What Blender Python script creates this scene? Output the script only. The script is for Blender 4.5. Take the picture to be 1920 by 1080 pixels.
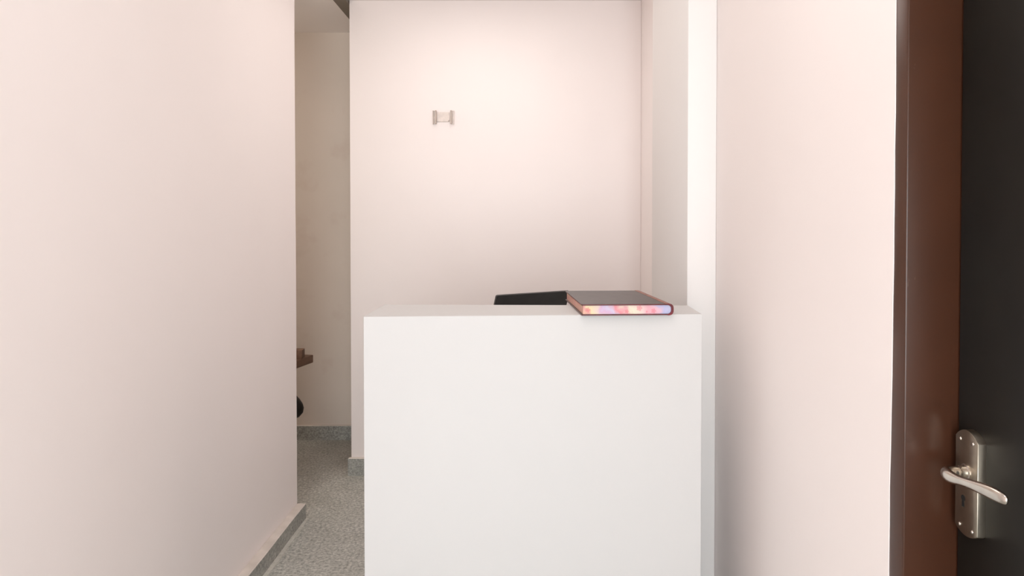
import bpy, bmesh, math, random
from mathutils import Vector, Matrix

for o in list(bpy.data.objects):
    bpy.data.objects.remove(o)
scene = bpy.context.scene
C = scene.collection
R = math.radians

# ------------------------------------------------------------------ camera
CAM_H = 1.4
cd = bpy.data.cameras.new('camera')
cd.sensor_width = 36.0
cd.lens = 1300.0 * 36.0 / 1920.0
cd.shift_x = -25.0 / 1920.0
cd.shift_y = -92.0 / 1920.0
cd.clip_start = 0.02
cam = bpy.data.objects.new('camera', cd)
cam.location = (0, 0, CAM_H)
cam.rotation_euler = (R(89.0), 0, 0)
C.objects.link(cam)
scene.camera = cam

# ------------------------------------------------------------------ light and exposure
scene.view_settings.view_transform = 'Standard'
scene.view_settings.look = 'None'
scene.view_settings.gamma = 1.0
scene.view_settings.use_curve_mapping = False
scene.view_settings.exposure = 0.08
scene.cycles.diffuse_bounces = 8

w = bpy.data.worlds.new('world')
scene.world = w
w.use_nodes = True
w.node_tree.nodes['Background'].inputs[0].default_value = (0.85, 0.93, 1.0, 1)
w.node_tree.nodes['Background'].inputs[1].default_value = 1.0


def area(name, loc, rot, sx, sy, power, col):
    d = bpy.data.lights.new(name, 'AREA')
    d.shape = 'RECTANGLE'
    d.size, d.size_y = sx, sy
    d.energy = power
    d.color = col
    o = bpy.data.objects.new(name, d)
    o.location = loc
    o.rotation_euler = rot
    C.objects.link(o)
    return o


# daylight that enters by the glazed opening in the wall behind the camera
area('window_daylight', (0.03, -2.66, 1.2), (R(90), 0, 0), 1.15, 2.2, 86.0, (0.92, 0.975, 1.0))
# ceiling lamp of the reception, in front of the counter
area('ceiling_lamp', (0.05, 1.15, 2.64), (0, 0, 0), 0.7, 0.7, 5.0, (1.0, 0.965, 0.94))
# second ceiling lamp, over the space behind the counter
area('ceiling_lamp', (-0.28, 3.0, 2.64), (0, 0, 0), 0.9, 0.9, 6.0, (1.0, 0.93, 0.88))
# unseen point light added deep in the side passage to brighten it
bd = bpy.data.lights.new('passage_fill', 'POINT')
bd.energy = 13.0
bd.color = (1.0, 0.92, 0.83)
bd.shadow_soft_size = 0.08
bo = bpy.data.objects.new('passage_fill', bd)
bo.location = (-2.2, 3.4, 2.0)
C.objects.link(bo)


# ------------------------------------------------------------------ materials
def new_mat(name):
    m = bpy.data.materials.new(name)
    m.use_nodes = True
    nt = m.node_tree
    b = nt.nodes['Principled BSDF']
    return m, nt, b


def node(nt, kind, **kw):
    n = nt.nodes.new(kind)
    for k, v in kw.items():
        if k in n.inputs:
            n.inputs[k].default_value = v
        else:
            setattr(n, k, v)
    return n


def ramp(nt, stops, interp='LINEAR'):
    n = nt.nodes.new('ShaderNodeValToRGB')
    n.color_ramp.interpolation = interp
    e = n.color_ramp.elements
    while len(e) < len(stops):
        e.new(0.5)
    for el, (p, c) in zip(e, stops):
        el.position = p
        el.color = (c[0], c[1], c[2], 1)
    return n


def paint(name, c1, c2, scale=1.2, rough=0.55, bump=0.04, bscale=60.0, smudge=None):
    m, nt, b = new_mat(name)
    tc = node(nt, 'ShaderNodeTexCoord')
    nz = node(nt, 'ShaderNodeTexNoise', Scale=scale, Detail=3.0)
    nt.links.new(tc.outputs['Object'], nz.inputs['Vector'])
    rp = ramp(nt, [(0.3, c1), (0.7, c2)])
    nt.links.new(nz.outputs['Fac'], rp.inputs['Fac'])
    out = rp.outputs['Color']
    if smudge:
        n2 = node(nt, 'ShaderNodeTexNoise', Scale=5.0, Detail=4.0)
        nt.links.new(tc.outputs['Object'], n2.inputs['Vector'])
        r2 = ramp(nt, [(0.60, (0, 0, 0)), (0.74, (0.35, 0.35, 0.35))])
        nt.links.new(n2.outputs['Fac'], r2.inputs['Fac'])
        mx = node(nt, 'ShaderNodeMix', data_type='RGBA')
        nt.links.new(r2.outputs['Color'], mx.inputs[0])
        nt.links.new(out, mx.inputs[6])
        mx.inputs[7].default_value = (*smudge, 1)
        out = mx.outputs[2]
    nt.links.new(out, b.inputs['Base Color'])
    b.inputs['Roughness'].default_value = rough
    n3 = node(nt, 'ShaderNodeTexNoise', Scale=bscale, Detail=4.0)
    nt.links.new(tc.outputs['Object'], n3.inputs['Vector'])
    bp = node(nt, 'ShaderNodeBump', Strength=bump, Distance=0.004)
    nt.links.new(n3.outputs['Fac'], bp.inputs['Height'])
    nt.links.new(bp.outputs['Normal'], b.inputs['Normal'])
    return m


def granite(name, dark, mid, light, scale=140.0, rough=0.45):
    m, nt, b = new_mat(name)
    tc = node(nt, 'ShaderNodeTexCoord')
    nz = node(nt, 'ShaderNodeTexNoise', Scale=scale, Detail=5.0, Roughness=0.7)
    nt.links.new(tc.outputs['Object'], nz.inputs['Vector'])
    rp = ramp(nt, [(0.34, dark), (0.5, mid), (0.66, light)])
    nt.links.new(nz.outputs['Fac'], rp.inputs['Fac'])
    n2 = node(nt, 'ShaderNodeTexNoise', Scale=7.0, Detail=4.0)
    nt.links.new(tc.outputs['Object'], n2.inputs['Vector'])
    r2 = ramp(nt, [(0.3, (0.82, 0.82, 0.79)), (0.7, (1.0, 1.0, 0.98))])
    nt.links.new(n2.outputs['Fac'], r2.inputs['Fac'])
    mx = node(nt, 'ShaderNodeMix', data_type='RGBA', blend_type='MULTIPLY')
    mx.inputs[0].default_value = 1.0
    nt.links.new(rp.outputs['Color'], mx.inputs[6])
    nt.links.new(r2.outputs['Color'], mx.inputs[7])
    nt.links.new(mx.outputs[2], b.inputs['Base Color'])
    b.inputs['Roughness'].default_value = rough
    bp = node(nt, 'ShaderNodeBump', Strength=0.15, Distance=0.002)
    nt.links.new(nz.outputs['Fac'], bp.inputs['Height'])
    nt.links.new(bp.outputs['Normal'], b.inputs['Normal'])
    return m


def plain(name, col, rough=0.5, metal=0.0, var=0.06, scale=40.0, coat=0.0, spec=0.5, bump=0.0):
    m, nt, b = new_mat(name)
    tc = node(nt, 'ShaderNodeTexCoord')
    nz = node(nt, 'ShaderNodeTexNoise', Scale=scale, Detail=4.0)
    nt.links.new(tc.outputs['Object'], nz.inputs['Vector'])
    lo = tuple(max(0, c * (1 - var * 2)) for c in col)
    hi = tuple(min(1, c * (1 + var * 2)) for c in col)
    rp = ramp(nt, [(0.3, lo), (0.7, hi)])
    nt.links.new(nz.outputs['Fac'], rp.inputs['Fac'])
    nt.links.new(rp.outputs['Color'], b.inputs['Base Color'])
    b.inputs['Roughness'].default_value = rough
    b.inputs['Metallic'].default_value = metal
    b.inputs['Coat Weight'].default_value = coat
    b.inputs['Specular IOR Level'].default_value = spec
    if bump:
        bp = node(nt, 'ShaderNodeBump', Strength=bump, Distance=0.001)
        nt.links.new(nz.outputs['Fac'], bp.inputs['Height'])
        nt.links.new(bp.outputs['Normal'], b.inputs['Normal'])
    return m


def enamel(name, base, scratch):
    """brown gloss paint with a few pale scratches"""
    m, nt, b = new_mat(name)
    tc = node(nt, 'ShaderNodeTexCoord')
    n1 = node(nt, 'ShaderNodeTexNoise', Scale=3.0, Detail=3.0)
    nt.links.new(tc.outputs['Object'], n1.inputs['Vector'])
    r1 = ramp(nt, [(0.3, tuple(c * 0.85 for c in base)), (0.7, tuple(c * 1.15 for c in base))])
    nt.links.new(n1.outputs['Fac'], r1.inputs['Fac'])
    mp = node(nt, 'ShaderNodeMapping')
    mp.inputs['Scale'].default_value = (30, 30, 8)
    mp.inputs['Rotation'].default_value = (0.2, 0.1, 0.3)
    nt.links.new(tc.outputs['Object'], mp.inputs['Vector'])
    n2 = node(nt, 'ShaderNodeTexNoise', Scale=1.6, Detail=5.0, Roughness=0.65)
    nt.links.new(mp.outputs['Vector'], n2.inputs['Vector'])
    r2 = ramp(nt, [(0.69, (0, 0, 0)), (0.75, (0.5, 0.5, 0.5))])
    nt.links.new(n2.outputs['Fac'], r2.inputs['Fac'])
    mx = node(nt, 'ShaderNodeMix', data_type='RGBA')
    nt.links.new(r2.outputs['Color'], mx.inputs[0])
    nt.links.new(r1.outputs['Color'], mx.inputs[6])
    mx.inputs[7].default_value = (*scratch, 1)
    nt.links.new(mx.outputs[2], b.inputs['Base Color'])
    b.inputs['Roughness'].default_value = 0.28
    b.inputs['Specular IOR Level'].default_value = 0.35
    bp = node(nt, 'ShaderNodeBump', Strength=0.08, Distance=0.003)
    n3 = node(nt, 'ShaderNodeTexNoise', Scale=14.0, Detail=3.0)
    nt.links.new(tc.outputs['Object'], n3.inputs['Vector'])
    nt.links.new(n3.outputs['Fac'], bp.inputs['Height'])
    nt.links.new(bp.outputs['Normal'], b.inputs['Normal'])
    return m


def wood(name, c1, c2):
    m, nt, b = new_mat(name)
    tc = node(nt, 'ShaderNodeTexCoord')
    mp = node(nt, 'ShaderNodeMapping')
    mp.inputs['Scale'].default_value = (40, 3, 40)
    nt.links.new(tc.outputs['Object'], mp.inputs['Vector'])
    nz = node(nt, 'ShaderNodeTexNoise', Scale=1.0, Detail=5.0)
    nt.links.new(mp.outputs['Vector'], nz.inputs['Vector'])
    rp = ramp(nt, [(0.3, c1), (0.7, c2)])
    nt.links.new(nz.outputs['Fac'], rp.inputs['Fac'])
    nt.links.new(rp.outputs['Color'], b.inputs['Base Color'])
    b.inputs['Roughness'].default_value = 0.6
    return m


def floral_edge(name):
    """page edges printed with a soft floral pattern (object x runs along the edge)"""
    m, nt, b = new_mat(name)
    tc = node(nt, 'ShaderNodeTexCoord')
    nz = node(nt, 'ShaderNodeTexNoise', Scale=32.0, Detail=3.0)
    nt.links.new(tc.outputs['Object'], nz.inputs['Vector'])
    sep = node(nt, 'ShaderNodeSeparateXYZ')
    nt.links.new(tc.outputs['Object'], sep.inputs[0])

    def math_n(op, a, bb):
        n = node(nt, 'ShaderNodeMath', operation=op)
        for i, v in enumerate((a, bb)):
            if isinstance(v, (int, float)):
                n.inputs[i].default_value = v
            else:
                nt.links.new(v, n.inputs[i])
        return n.outputs[0]
    fx = math_n('DIVIDE', sep.outputs['X'], 0.25)
    nn = math_n('MULTIPLY', math_n('SUBTRACT', nz.outputs['Fac'], 0.5), 0.32)
    fz = math_n('MULTIPLY', sep.outputs['Z'], 2.5)
    t = math_n('ADD', math_n('ADD', fx, nn), fz)
    rp = ramp(nt, [(0.0, (0.80, 0.46, 0.33)), (0.06, (0.80, 0.34, 0.32)), (0.11, (0.88, 0.74, 0.42)),
                   (0.20, (0.84, 0.66, 0.58)), (0.28, (0.72, 0.45, 0.68)), (0.36, (0.66, 0.60, 0.80)),
                   (0.42, (0.84, 0.26, 0.30)), (0.50, (0.84, 0.42, 0.44)), (0.56, (0.90, 0.80, 0.60)),
                   (0.66, (0.88, 0.62, 0.60)), (0.76, (0.84, 0.40, 0.48)), (0.84, (0.80, 0.50, 0.62)),
                   (0.90, (0.50, 0.50, 0.78)), (1.0, (0.56, 0.58, 0.80))])
    nt.links.new(t, rp.inputs['Fac'])
    out = rp.outputs['Color']
    # printed blossoms: (x, z, radius)
    for (cx, cz, rad) in ((0.157, 0.016, 0.0085), (0.197, 0.008, 0.007), (0.122, 0.007, 0.006), (0.013, 0.012, 0.007), (0.178, 0.006, 0.003)):
        cmb = node(nt, 'ShaderNodeCombineXYZ')
        nt.links.new(sep.outputs['X'], cmb.inputs[0])
        nt.links.new(sep.outputs['Z'], cmb.inputs[1])
        sb = node(nt, 'ShaderNodeVectorMath', operation='SUBTRACT')
        nt.links.new(cmb.outputs[0], sb.inputs[0])
        sb.inputs[1].default_value = (cx, cz, 0)
        s2 = node(nt, 'ShaderNodeSeparateXYZ')
        nt.links.new(sb.outputs[0], s2.inputs[0])
        ang = math_n('ARCTAN2', s2.outputs['Y'], s2.outputs['X'])
        pet = math_n('MULTIPLY', math_n('COSINE', math_n('MULTIPLY', ang, 5.0), 0.0), 0.15)
        ln = node(nt, 'ShaderNodeVectorMath', operation='LENGTH')
        nt.links.new(sb.outputs[0], ln.inputs[0])
        d = math_n('DIVIDE', ln.outputs['Value'], rad)
        d = math_n('SUBTRACT', d, pet)
        r2 = ramp(nt, [(0.0, (0.85, 0.85, 0.85)), (0.35, (0.3, 0.3, 0.3)), (0.65, (0.6, 0.6, 0.6)), (1.0, (0, 0, 0))])
        nt.links.new(d, r2.inputs['Fac'])
        mx = node(nt, 'ShaderNodeMix', data_type='RGBA')
        nt.links.new(r2.outputs['Color'], mx.inputs[0])
        nt.links.new(out, mx.inputs[6])
        mx.inputs[7].default_value = (0.78, 0.10, 0.14, 1)
        out = mx.outputs[2]
    hs = node(nt, 'ShaderNodeHueSaturation')
    hs.inputs['Value'].default_value = 0.84
    hs.inputs['Saturation'].default_value = 0.92
    nt.links.new(out, hs.inputs['Color'])
    nt.links.new(hs.outputs['Color'], b.inputs['Base Color'])
    b.inputs['Roughness'].default_value = 0.6
    # page lines
    wv = node(nt, 'ShaderNodeTexWave', Scale=260.0, bands_direction='Z')
    nt.links.new(tc.outputs['Object'], wv.inputs['Vector'])
    bp = node(nt, 'ShaderNodeBump', Strength=0.12, Distance=0.0005)
    nt.links.new(wv.outputs['Fac'], bp.inputs['Height'])
    nt.links.new(bp.outputs['Normal'], b.inputs['Normal'])
    return m


M = {}
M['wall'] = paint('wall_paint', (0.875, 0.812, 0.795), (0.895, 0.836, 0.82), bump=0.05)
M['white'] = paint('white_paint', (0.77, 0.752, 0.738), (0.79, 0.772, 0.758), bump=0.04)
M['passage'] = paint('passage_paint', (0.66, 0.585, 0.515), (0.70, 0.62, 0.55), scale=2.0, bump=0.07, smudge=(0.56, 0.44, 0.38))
M['soffit_shade'] = paint('soffit_shade_tone', (0.15, 0.125, 0.095), (0.18, 0.15, 0.115))  # dark tone that paints in the shade at the passage ceiling
M['ceiling'] = paint('ceiling_paint', (0.87, 0.82, 0.79), (0.89, 0.84, 0.81))
M['laminate'] = paint('white_laminate', (0.59, 0.59, 0.587), (0.60, 0.60, 0.597), rough=0.62, bump=0.01)
M['floor'] = granite('floor_granite', (0.22, 0.225, 0.21), (0.45, 0.455, 0.43), (0.70, 0.70, 0.66), scale=75.0)
M['skirting'] = granite('skirting_granite', (0.20, 0.20, 0.19), (0.34, 0.34, 0.32), (0.50, 0.50, 0.47), scale=90)
M['skirting_top'] = paint('skirting_top_paint', (0.58, 0.53, 0.48), (0.72, 0.66, 0.61), scale=12.0)
M['grout'] = granite('cement_grout', (0.52, 0.51, 0.47), (0.60, 0.59, 0.55), (0.66, 0.65, 0.61), scale=60)
M['enamel'] = enamel('brown_enamel', (0.060, 0.023, 0.012), (0.40, 0.29, 0.22))
M['door'] = plain('dark_door_laminate', (0.011, 0.010, 0.008), spec=0.3, rough=0.45, var=0.15, scale=6.0, bump=0.1)
M['steel'] = plain('brushed_steel', (0.42, 0.37, 0.30), rough=0.33, metal=1.0, var=0.05)
M['chrome'] = plain('satin_chrome', (0.66, 0.61, 0.55), rough=0.22, metal=1.0, var=0.04)
M['hole'] = plain('dark_hole', (0.006, 0.005, 0.004), rough=0.8)
M['cover'] = plain('dark_leatherette', (0.050, 0.042, 0.040), rough=0.36, var=0.12, scale=25.0, bump=0.1)
M['maroon'] = plain('maroon_binding', (0.15, 0.012, 0.018), rough=0.35, var=0.2, scale=30.0)
M['floral'] = floral_edge('floral_page_edge')
M['hinge'] = plain('brown_hinge_highlight', (0.25, 0.085, 0.055), rough=0.4, var=0.2, scale=30.0)  # lighter brown painted in for the highlight along the book's hinge groove
M['black'] = plain('black_plastic', (0.022, 0.021, 0.020), rough=0.42, var=0.1)
M['key'] = plain('key_plastic', (0.03, 0.03, 0.03), rough=0.6)
M['screen'] = plain('dark_screen', (0.012, 0.012, 0.014), rough=0.12)
M['clip'] = plain('smoky_plastic', (0.50, 0.42, 0.37), rough=0.25)
M['plate'] = plain('pale_plastic', (0.74, 0.66, 0.61), rough=0.3)
M['plank'] = wood('brown_wood', (0.17, 0.095, 0.06), (0.25, 0.145, 0.095))
M['bag'] = plain('dark_bag', (0.020, 0.016, 0.013), rough=0.55, var=0.2, scale=20.0)


# ------------------------------------------------------------------ mesh helpers
def box_bm(bm, x0, x1, y0, y1, z0, z1):
    v = [bm.verts.new((x, y, z)) for z in (z0, z1) for y in (y0, y1) for x in (x0, x1)]
    fs = []
    for idx in ((0, 2, 3, 1), (4, 5, 7, 6), (0, 1, 5, 4), (2, 6, 7, 3), (0, 4, 6, 2), (1, 3, 7, 5)):
        fs.append(bm.faces.new([v[i] for i in idx]))
    return fs


def bevel(bm, r, seg=2, edges=None):
    bmesh.ops.bevel(bm, geom=list(edges if edges is not None else bm.edges), offset=r, segments=seg, profile=0.5, affect='EDGES')


def prism_bm(bm, pts, axis, a0, a1):
    """pts: 2D outline; axis 'x','y','z' is the extrusion axis from a0 to a1"""
    def p3(p, a):
        if axis == 'z':
            return (p[0], p[1], a)
        if axis == 'x':
            return (a, p[0], p[1])
        return (p[0], a, p[1])
    lo = [bm.verts.new(p3(p, a0)) for p in pts]
    hi = [bm.verts.new(p3(p, a1)) for p in pts]
    n = len(pts)
    bm.faces.new(lo)
    bm.faces.new(hi)
    for i in range(n):
        bm.faces.new((lo[i], lo[(i + 1) % n], hi[(i + 1) % n], hi[i]))
    bmesh.ops.recalc_face_normals(bm, faces=bm.faces)


def tube_bm(bm, path, rads, seg=16, ups=None):
    """path of points; rads of (r_side, r_up) pairs"""
    rings = []
    n = len(path)
    P = [Vector(p) for p in path]
    for i in range(n):
        t = (P[min(i + 1, n - 1)] - P[max(i - 1, 0)]).normalized()
        up = Vector((0, 0, 1))
        side = t.cross(up).normalized()
        u2 = side.cross(t).normalized()
        ra, rb = rads[i]
        rings.append([bm.verts.new(P[i] + side * (ra * math.cos(2 * math.pi * k / seg)) + u2 * (rb * math.sin(2 * math.pi * k / seg))) for k in range(seg)])
    for i in range(n - 1):
        for k in range(seg):
            bm.faces.new((rings[i][k], rings[i][(k + 1) % seg], rings[i + 1][(k + 1) % seg], rings[i + 1][k]))
    bm.faces.new(rings[0])
    bm.faces.new(rings[-1])
    bmesh.ops.recalc_face_normals(bm, faces=bm.faces)


def lathe_bm(bm, prof, seg=24, lump=0.0):
    rings = []
    for (r, z) in prof:
        ring = []
        for k in range(seg):
            a = 2 * math.pi * k / seg
            rr = r * (1 + lump * math.sin(3 * a + z * 40))
            ring.append(bm.verts.new((rr * math.cos(a), rr * math.sin(a), z)))
        rings.append(ring)
    for i in range(len(prof) - 1):
        for k in range(seg):
            bm.faces.new((rings[i][k], rings[i][(k + 1) % seg], rings[i + 1][(k + 1) % seg], rings[i + 1][k]))
    bm.faces.new(rings[0])
    bm.faces.new(rings[-1])
    bmesh.ops.recalc_face_normals(bm, faces=bm.faces)


def obj(name, bm, mats, parent=None, smooth=False, loc=None, rot=None):
    me = bpy.data.meshes.new(name)
    bm.to_mesh(me)
    bm.free()
    for m in (mats if isinstance(mats, (list, tuple)) else [mats]):
        me.materials.append(m)
    if smooth:
        for p in me.polygons:
            p.use_smooth = True
        try:
            me.set_sharp_from_angle(angle=R(40))
        except Exception:
            pass
    o = bpy.data.objects.new(name, me)
    C.objects.link(o)
    if parent:
        o.parent = parent
    if loc:
        o.location = loc
    if rot:
        o.rotation_euler = rot
    return o


def boxo(name, dims, mat, parent=None, bev=0.0, seg=2, loc=None, rot=None):
    bm = bmesh.new()
    box_bm(bm, *dims)
    if bev:
        bevel(bm, bev, seg)
    return obj(name, bm, mat, parent, smooth=bool(bev), loc=loc, rot=rot)


def thing(name, label, cat, loc=(0, 0, 0), rz=0.0):
    o = bpy.data.objects.new(name, None)
    o.empty_display_size = 0.1
    o.location = loc
    o.rotation_euler = (0, 0, rz)
    C.objects.link(o)
    o['label'] = label
    o['category'] = cat
    return o


def struct(o, label=None):
    o['kind'] = 'structure'
    if label:
        o['label'] = label
    return o


# ------------------------------------------------------------------ room shell
CEIL = 2.668
XL, XR = -1.093, 0.65          # left and right wall planes
YB = 3.9                       # wall behind the counter
YR = 4.55                      # far wall of the side passage
struct(boxo('floor', (-3.1, 1.8, -2.9, 4.7, -0.12, 0.0), M['floor']), 'grey speckled granite floor')
struct(boxo('ceiling', (-3.1, 1.8, -2.9, 4.7, CEIL, CEIL + 0.12), M['ceiling']))

# left wall: its free end has a slightly hand-plastered edge
bm = bmesh.new()
random.seed(4)
edge = [(3.3 + random.uniform(-0.002, 0.002), CEIL * k / 16.0) for k in range(17)]
prism_bm(bm, [(-2.8, 0.0)] + edge + [(-2.8, CEIL)], 'x', XL - 0.12, XL)
struct(obj('wall_left', bm, M['wall']), 'pale pink painted wall along the left')

struct(boxo('wall_back', (-0.985, XR, YB, YB + 0.12, 0, CEIL), M['wall'], bev=0.004), 'pale pink wall behind the counter')
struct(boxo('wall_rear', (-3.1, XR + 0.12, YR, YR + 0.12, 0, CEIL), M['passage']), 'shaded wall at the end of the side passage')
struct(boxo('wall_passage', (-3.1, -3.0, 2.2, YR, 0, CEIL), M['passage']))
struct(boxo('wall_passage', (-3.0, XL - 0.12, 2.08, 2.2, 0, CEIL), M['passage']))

# right wall with the doorway; the plaster stops raggedly at the frame
bm = bmesh.new()
random.seed(9)
edge = []
for k in range(41):
    z = CEIL * k / 40.0
    d = random.uniform(-0.0012, 0.0012)
    if z < 1.3:
        d += 0.007 * min(1.0, (1.3 - z) / 0.35)
    edge.append((1.2235 + d, z))
prism_bm(bm, edge + [(YR, CEIL), (YR, 0.0)], 'x', XR, XR + 0.12)
box_bm(bm, XR, XR + 0.12, -2.8, 0.27, 0, CEIL)
box_bm(bm, XR, XR + 0.12, 0.27, 1.2235, 2.16, CEIL)
struct(obj('wall_right', bm, M['wall']), 'pale painted wall between the pillar and the brown door frame')

# wall behind the camera, with the window the daylight comes through
bm = bmesh.new()
box_bm(bm, XL - 0.12, -0.56, -2.8, -2.68, 0, CEIL)
box_bm(bm, 0.62, XR, -2.8, -2.68, 0, CEIL)
box_bm(bm, -0.56, 0.62, -2.8, -2.68, 0, 0.1)
box_bm(bm, -0.56, 0.62, -2.8, -2.68, 2.3, CEIL)
struct(obj('wall_front', bm, M['wall']))

# projecting pillar on the right wall
struct(boxo('pillar', (0.551, XR, 2.36, 3.017, 0, CEIL), M['white'], bev=0.004), 'white painted pillar projecting from the right wall')
# thin strip added at the passage ceiling, its dark colour painting in shade
struct(boxo('soffit_shade', (-1.057, -0.988, 3.45, YR, CEIL - 0.022, CEIL), M['soffit_shade']), 'narrow strip coloured dark as shade along the ceiling at the mouth of the side passage')


# granite skirtings: granite face, paint-smeared top
def skirting(name, pts, h, label):
    bm = bmesh.new()
    prism_bm(bm, pts, 'z', 0, h)
    bevel(bm, 0.003, 1, [e for e in bm.edges if all(abs(v.co.z - h) < 1e-5 for v in e.verts)])
    for f in bm.faces:
        if f.normal.z > 0.6:
            f.material_index = 1
    return struct(obj(name, bm, [M['skirting'], M['skirting_top']]), label)


random.seed(2)
pts = [(XL, -2.66), (XL + 0.041, -2.66)]
y = -2.5
while y < 3.25:
    pts.append((XL + 0.041 + random.uniform(-0.0015, 0.0015), y))
    y += 0.16
pts += [(XL + 0.042, 3.3), (XL, 3.3)]
skirting('baseboard_left', pts, 0.076, 'grey granite skirting along the left wall')
skirting('baseboard_back', [(-0.998, YB - 0.022), (0.64, YB - 0.022), (0.64, YB), (-0.998, YB)], 0.098,
         'grey granite skirting under the wall behind the counter')
skirting('baseboard_rear', [(-2.98, YR - 0.02), (0.64, YR - 0.02), (0.64, YR), (-2.98, YR)], 0.095,
         'dark dusty granite skirting of the side passage')
# pale cement joint between the floor and the left skirting
bm = bmesh.new()
random.seed(6)
pl, y = [], -2.0
while y < 3.3:
    pl.append((XL + 0.058 + random.uniform(-0.004, 0.004), y))
    y += 0.13
prism_bm(bm, [(XL + 0.036, -2.0)] + pl + [(XL + 0.05, 3.3), (XL + 0.036, 3.3)], 'z', -0.002, 0.004)
struct(obj('trim_1', bm, M['grout']), 'pale cement joint at the foot of the left skirting')

# ------------------------------------------------------------------ door and frame
DX = 0.742                     # plane of the door leaf
fr = bpy.data.objects.new('trim_2', None)
C.objects.link(fr)
struct(fr, 'glossy brown door frame with pale scratches')
fr.location = (XR, 1.186, 0)


def frame_piece(name, dims):
    bm = bmesh.new()
    box_bm(bm, *dims)
    bevel(bm, 0.003, 2)
    return obj(name, bm, M['enamel'], fr, smooth=True)


frame_piece('jamb', (0.0015, 0.135, 0.0, 0.07, 0.0, 2.16))
frame_piece('jamb', (0.0015, 0.135, -0.96, -0.89, 0.0, 2.16))
frame_piece('lintel', (0.0015, 0.135, -0.89, 0.0, 2.08, 2.16))

door = boxo('door_1', (0.0, 0.036, 0.0, 0.883, 0.012, 2.072), M['door'], bev=0.002, loc=(DX, 0.299, 0))
struct(door, 'very dark brown closed door with a steel lever handle')

# lock plate: local axes of the door (x negative = into the room)
PY0, PY1 = 1.110 - 0.299, 1.168 - 0.299
PW = PY1 - PY0
out = []
N = 12
for i in range(N + 1):
    s = i / N
    out.append((PY0 + PW * s, 1.049 + 0.0155 * math.sin(math.pi * s) ** 0.8))
for i in range(N + 1):
    s = 1 - i / N
    out.append((PY0 + PW * s, 0.8985 - 0.0105 * math.sin(math.pi * s) ** 0.8))
bm = bmesh.new()
prism_bm(bm, out, 'x', -0.0135, 0.0)
bevel(bm, 0.0012, 2, [e for e in bm.edges if all(abs(v.co.x + 0.0135) < 1e-5 for v in e.verts)])
lock = obj('lock_plate', bm, M['steel'], door, smooth=True)
lock['label'] = 'brushed steel lock plate with arched ends'
for (sy, sz) in ((0.22, 1.046), (0.78, 1.046), (0.22, 0.902), (0.78, 0.902)):
    bm = bmesh.new()
    lathe_bm(bm, [(0.0033, 0), (0.0031, 0.0008), (0.0022, 0.0016), (0.0008, 0.0019)], 14)
    sc = obj('screw', bm, M['chrome'], lock, smooth=True, loc=(-0.0134, PY0 + PW * sy, sz), rot=(0, R(-90), 0))
# keyhole
bm = bmesh.new()
kp = [(0.0052 * math.cos(R(-55) + R(290) * i / 13), 0.0052 * math.sin(R(-55) + R(290) * i / 13)) for i in range(14)]
kp += [(-0.0032, -0.0145), (0.0032, -0.0145)]
prism_bm(bm, kp, 'x', -0.0138, -0.0125)
obj('keyhole', bm, M['hole'], lock, loc=(0, PY0 + PW * 0.62, 0.949))

# lever
yc = PY0 + PW * 0.5
ZL = 0.995
bm = bmesh.new()
tube_bm(bm, [(-0.012, yc, ZL), (-0.016, yc, ZL), (-0.017, yc, ZL), (-0.024, yc, ZL)],
        [(0.0135, 0.0135), (0.0135, 0.0135), (0.011, 0.011), (0.0105, 0.0105)], 20)
obj_path = [(-0.022, yc + 0.000, ZL), (-0.034, yc + 0.001, ZL), (-0.044, yc - 0.001, ZL + 0.0005), (-0.052, yc - 0.008, ZL + 0.001),
            (-0.0555, yc - 0.020, ZL + 0.0010), (-0.056, yc - 0.036, ZL + 0.0020), (-0.056, yc - 0.054, ZL + 0.0050), (-0.0555, yc - 0.074, ZL + 0.0080),
            (-0.0550, yc - 0.096, ZL + 0.0105), (-0.0545, yc - 0.118, ZL + 0.0125), (-0.054, yc - 0.140, ZL + 0.0135), (-0.054, yc - 0.154, ZL + 0.0135), (-0.054, yc - 0.157, ZL + 0.0133)]
obj_r = [(0.0095, 0.0095), (0.0095, 0.0095), (0.0098, 0.0100), (0.0098, 0.0108), (0.0080, 0.0112), (0.0062, 0.0092), (0.0056, 0.0072),
         (0.0058, 0.0075), (0.0066, 0.0090), (0.0070, 0.0102), (0.0066, 0.0100), (0.0045, 0.0075), (0.0015, 0.003)]
neck = obj('rosette', bm, M['chrome'], None, smooth=True)
bm = bmesh.new()
tube_bm(bm, obj_path, obj_r, 20)
lever = obj('door_handle', bm, M['chrome'], door, smooth=True)
lever['label'] = 'satin lever door handle'
sm = lever.modifiers.new('smooth', 'SUBSURF')
sm.levels = 1
sm.render_levels = 2
neck.parent = lever

# ------------------------------------------------------------------ reception counter
H = 1.155
FL, FR_, BR, BL = (-0.441, 1.885), (0.495, 1.941), (0.506, 2.156), (-0.441, 2.182)
desk = thing('reception_counter', 'plain white box-shaped reception counter standing in front of the pink wall', 'counter', (0.03, 2.04, 0))


def loc2(p):
    return (p[0] - 0.03, p[1] - 2.04)


def lerp(a, b, t):
    return (a[0] + (b[0] - a[0]) * t, a[1] + (b[1] - a[1]) * t)


def slab(name, pts, z0, z1, bev=0.0012, pick=None):
    """pick(mid) chooses the arrises that are eased; the joints stay tight and flush"""
    bm = bmesh.new()
    prism_bm(bm, [loc2(p) for p in pts], 'z', z0, z1)
    if pick:
        es = [e for e in bm.edges if pick(e)]
        if es:
            bevel(bm, bev, 2, es)
    return obj(name, bm, M['laminate'], desk, smooth=True)


def eco(e, i):
    return (e.verts[0].co[i] + e.verts[1].co[i]) / 2


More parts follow.
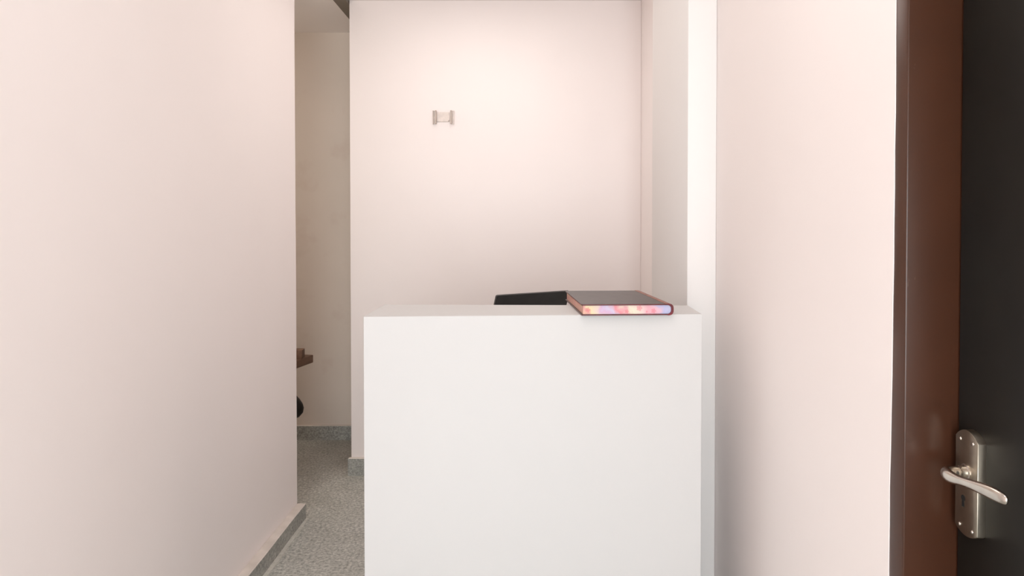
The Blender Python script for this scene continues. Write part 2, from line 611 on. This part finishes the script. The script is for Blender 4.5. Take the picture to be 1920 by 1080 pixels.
a_, b_ = lerp(FL, BL, 0.09), lerp(FR_, BR, 0.12)
c_, d_ = lerp(a_, b_, 0.03), lerp(BL, BR, 0.03)
e_, f_ = lerp(a_, b_, 0.97), lerp(BL, BR, 0.97)
flat = lambda e: abs(e.verts[0].co.z - e.verts[1].co.z) < 1e-5
slab('front_panel', [FL, FR_, b_, a_], 0.0, H, 0.0012,
     lambda e: (eco(e, 1) < -0.11 and flat(e) and eco(e, 2) > 1.0) or (not flat(e) and eco(e, 1) < loc2(FR_)[1] + 0.002 and (eco(e, 1) < -0.15 or eco(e, 0) > 0.4)))
slab('side_panel', [a_, c_, d_, BL], 0.0, H)
slab('side_panel', [e_, b_, BR, f_], 0.0, H)
slab('counter_top', [c_, e_, f_, d_], H - 0.028, H)
slab('work_surface', [(-0.41, 2.19), (0.47, 2.19), (0.47, 2.86), (-0.41, 2.86)], 0.906, 0.9305)
slab('side_panel', [(-0.41, 2.19), (-0.385, 2.19), (-0.385, 2.84), (-0.41, 2.84)], 0.0, 0.906)
slab('side_panel', [(0.445, 2.19), (0.47, 2.19), (0.47, 2.84), (0.445, 2.84)], 0.0, 0.906)

# ------------------------------------------------------------------ register book
TB = 0.0315
W, D = 0.2575, 0.405
book = thing('register_book', 'thick register book with dark cover and pink floral page edges on the counter', 'book', (0.1545, 1.9065, H), R(3.0))
CT = 0.0037


def cover(name, z0, z1):
    bm = bmesh.new()
    box_bm(bm, 0.0, W - 0.012, 0.0, D, z0, z1)
    bevel(bm, 0.006, 3, [e for e in bm.edges if abs(e.verts[0].co.z - e.verts[1].co.z) > 1e-4 and e.verts[0].co.x < 0.01])
    bevel(bm, 0.0009, 1, [e for e in bm.edges if abs(e.verts[0].co.z - e.verts[1].co.z) < 1e-6])
    for f in bm.faces:
        if abs(f.normal.z) < 0.5:
            f.material_index = 1
    return obj(name, bm, [M['cover'], M['maroon']], book)


cover('back_cover', 0.0, CT)
cover('front_cover', TB - CT, TB)
bm = bmesh.new()
box_bm(bm, 0.0, W - 0.0115, 0.0, D - 0.008, 0.0, TB - 2 * CT)
# rounded spine side of the page block
bevel(bm, 0.010, 4, [e for e in bm.edges if abs(e.verts[0].co.y - e.verts[1].co.y) > 0.1 and e.verts[0].co.x > 0.1])
obj('page_block', bm, M['floral'], book, loc=(0.005, 0.004, CT))
# spine: a half-round band
bm = bmesh.new()
oc, ic = [], []
cx = W - 0.0165
for i in range(15):
    a = R(-90) + R(180) * i / 14
    ex = 0.72
    ca, sa = math.cos(a), math.sin(a)
    oc.append((cx + 0.0165 * abs(ca) ** ex, TB / 2 + (TB / 2 + 0.0006) * math.copysign(abs(sa) ** ex, sa)))
    ic.append((cx + 0.0098 * abs(ca) ** ex, TB / 2 + (TB / 2 - CT) * math.copysign(abs(sa) ** ex, sa)))
prism_bm(bm, oc + ic[::-1], 'y', -0.0006, D + 0.0006)
obj('spine', bm, M['maroon'], book, smooth=True)
# raised strip beside the spine, coloured as the highlight on the hinge groove
boxo('hinge_highlight', (W - 0.024, W - 0.0125, 0.0, D, TB - 0.0004, TB + 0.0009), M['hinge'], book, bev=0.0004, seg=1)

# ------------------------------------------------------------------ laptop behind the counter
# lid top edge from (-0.096, 2.35) to (0.204, 2.55) at z 1.165
ang = math.atan2(0.157, 0.237)
lap = thing('laptop', 'dark grey slab of an open laptop lid showing behind the counter left of the book', 'laptop', (-0.146, 2.428, 0.9310), ang)
LW, LD = 0.312, 0.235
bm = bmesh.new()
box_bm(bm, 0, LW, 0, LD, 0.002, 0.020)
bevel(bm, 0.012, 3, [e for e in bm.edges if abs(e.verts[0].co.z - e.verts[1].co.z) > 0.01])
base = obj('base', bm, M['black'], lap, smooth=True)
boxo('touchpad', (LW / 2 - 0.05, LW / 2 + 0.05, 0.155, 0.22, 0.0198, 0.0206), M['screen'], base)
key_mesh = None
for r in range(5):
    for k in range(13):
        if key_mesh is None:
            ko = boxo('key', (0, 0.0168, 0, 0.018, 0, 0.002), M['key'], base, loc=(0.03, 0.03, 0.0199))
            key_mesh = ko.data
        else:
            ko = bpy.data.objects.new('key', key_mesh)
            C.objects.link(ko)
            ko.parent = base
            ko.location = (0.03 + k * 0.0198, 0.03 + r * 0.022, 0.0199)
lean = math.atan(0.40)
bm = bmesh.new()
box_bm(bm, 0, LW, -0.0075, 0.0, 0, 0.2355)
bevel(bm, 0.006, 3, [e for e in bm.edges if abs(e.verts[0].co.y - e.verts[1].co.y) > 0.004 and e.verts[0].co.z > 0.1])
lid = obj('lid', bm, M['black'], lap, smooth=True, loc=(0, 0.006, 0.0185), rot=(lean, 0, 0))
boxo('screen', (0.012, LW - 0.012, -0.0002, 0.0006, 0.02, 0.222), M['screen'], lid)
for hx in (0.05, LW - 0.09):
    boxo('hinge', (hx, hx + 0.04, -0.004, 0.008, 0.0145, 0.024), M['black'], lap, bev=0.003)

# ------------------------------------------------------------------ small bracket on the wall
br = thing('wall_bracket', 'small pale plastic bracket with two upright clips on the pink wall', 'bracket', (-0.459, YB, 2.014))
boxo('back_plate', (-0.036, 0.034, -0.004, 0.0, -0.026, 0.028), M['plate'], br, bev=0.001, seg=1)
for s, dx, tl in ((-1, -0.042, 0.0), (1, 0.044, 0.01)):
    bm = bmesh.new()
    box_bm(bm, -0.005, 0.005, -0.017, 0.0, -0.038, 0.037)
    bevel(bm, 0.0012, 1)
    cl = obj('clip', bm, M['clip'], br, loc=(dx, 0, 0), rot=(0, tl, 0))
    bm = bmesh.new()
    box_bm(bm, -0.0025, 0.0025, -0.014, 0.0, -0.039, 0.036)
    bevel(bm, 0.0008, 1)
    obj('flange', bm, M['plate' if s > 0 else 'clip'], cl, loc=(s * 0.0145, 0, 0))
    bm = bmesh.new()
    box_bm(bm, -0.006, 0.006, -0.003, 0.0, -0.038, 0.036)
    obj('web', bm, M['plate'], cl, loc=(s * 0.0095, 0, 0))
bm = bmesh.new()
lathe_bm(bm, [(0.0045, 0), (0.004, 0.002), (0.0015, 0.003)], 14)
obj('screw', bm, M['clip'], br, smooth=True, loc=(0.031, -0.004, -0.020), rot=(R(90), 0, 0))

# ------------------------------------------------------------------ side passage: bench, block, hanging bag
bench = thing('plank_bench', 'brown wooden plank bench end jutting out behind the left wall', 'bench', (-1.49, 3.90, 0), R(-13.0))
# local: right long edge at x=+0.13, far end at y=+0.37
boxo('seat_plank', (-0.15, 0.115, -0.45, 0.362, 0.570, 0.618), M['plank'], bench, bev=0.004)
for (lx, ly) in ((-0.12, -0.40), (-0.02, -0.40), (-0.12, 0.10), (-0.04, 0.10)):
    boxo('leg', (lx - 0.022, lx + 0.022, ly - 0.022, ly + 0.022, 0.0, 0.570), M['plank'], bench, bev=0.002)
boxo('stretcher', (-0.10, -0.06, -0.38, 0.08, 0.20, 0.24), M['plank'], bench)

blk = boxo('wooden_block', (-0.20, 0.0, 0.0, 0.07, 0.0, 0.052), M['plank'], bev=0.003, loc=(-1.323, 4.09, 0.618), rot=(0, 0, R(3)))
blk['label'] = 'short brown wooden block lying on top of the plank bench'
blk['category'] = 'block'

bag = thing('hanging_bag', 'small dark rounded bag hanging low under the brown plank', 'bag', (-1.372, 4.06, 0.275))
bm = bmesh.new()
lathe_bm(bm, [(0.012, 0.0), (0.040, 0.006), (0.060, 0.030), (0.066, 0.058), (0.062, 0.080), (0.046, 0.106), (0.026, 0.130), (0.012, 0.145), (0.010, 0.152)], 28, 0.03)
obj('pouch', bm, M['bag'], bag, smooth=True)
bm = bmesh.new()
tube_bm(bm, [(0, 0, 0.148), (-0.004, 0.001, 0.2), (-0.002, 0, 0.26), (0, 0, 0.294)], [(0.003, 0.003)] * 4, 8)
obj('cord', bm, M['bag'], bag, smooth=True)
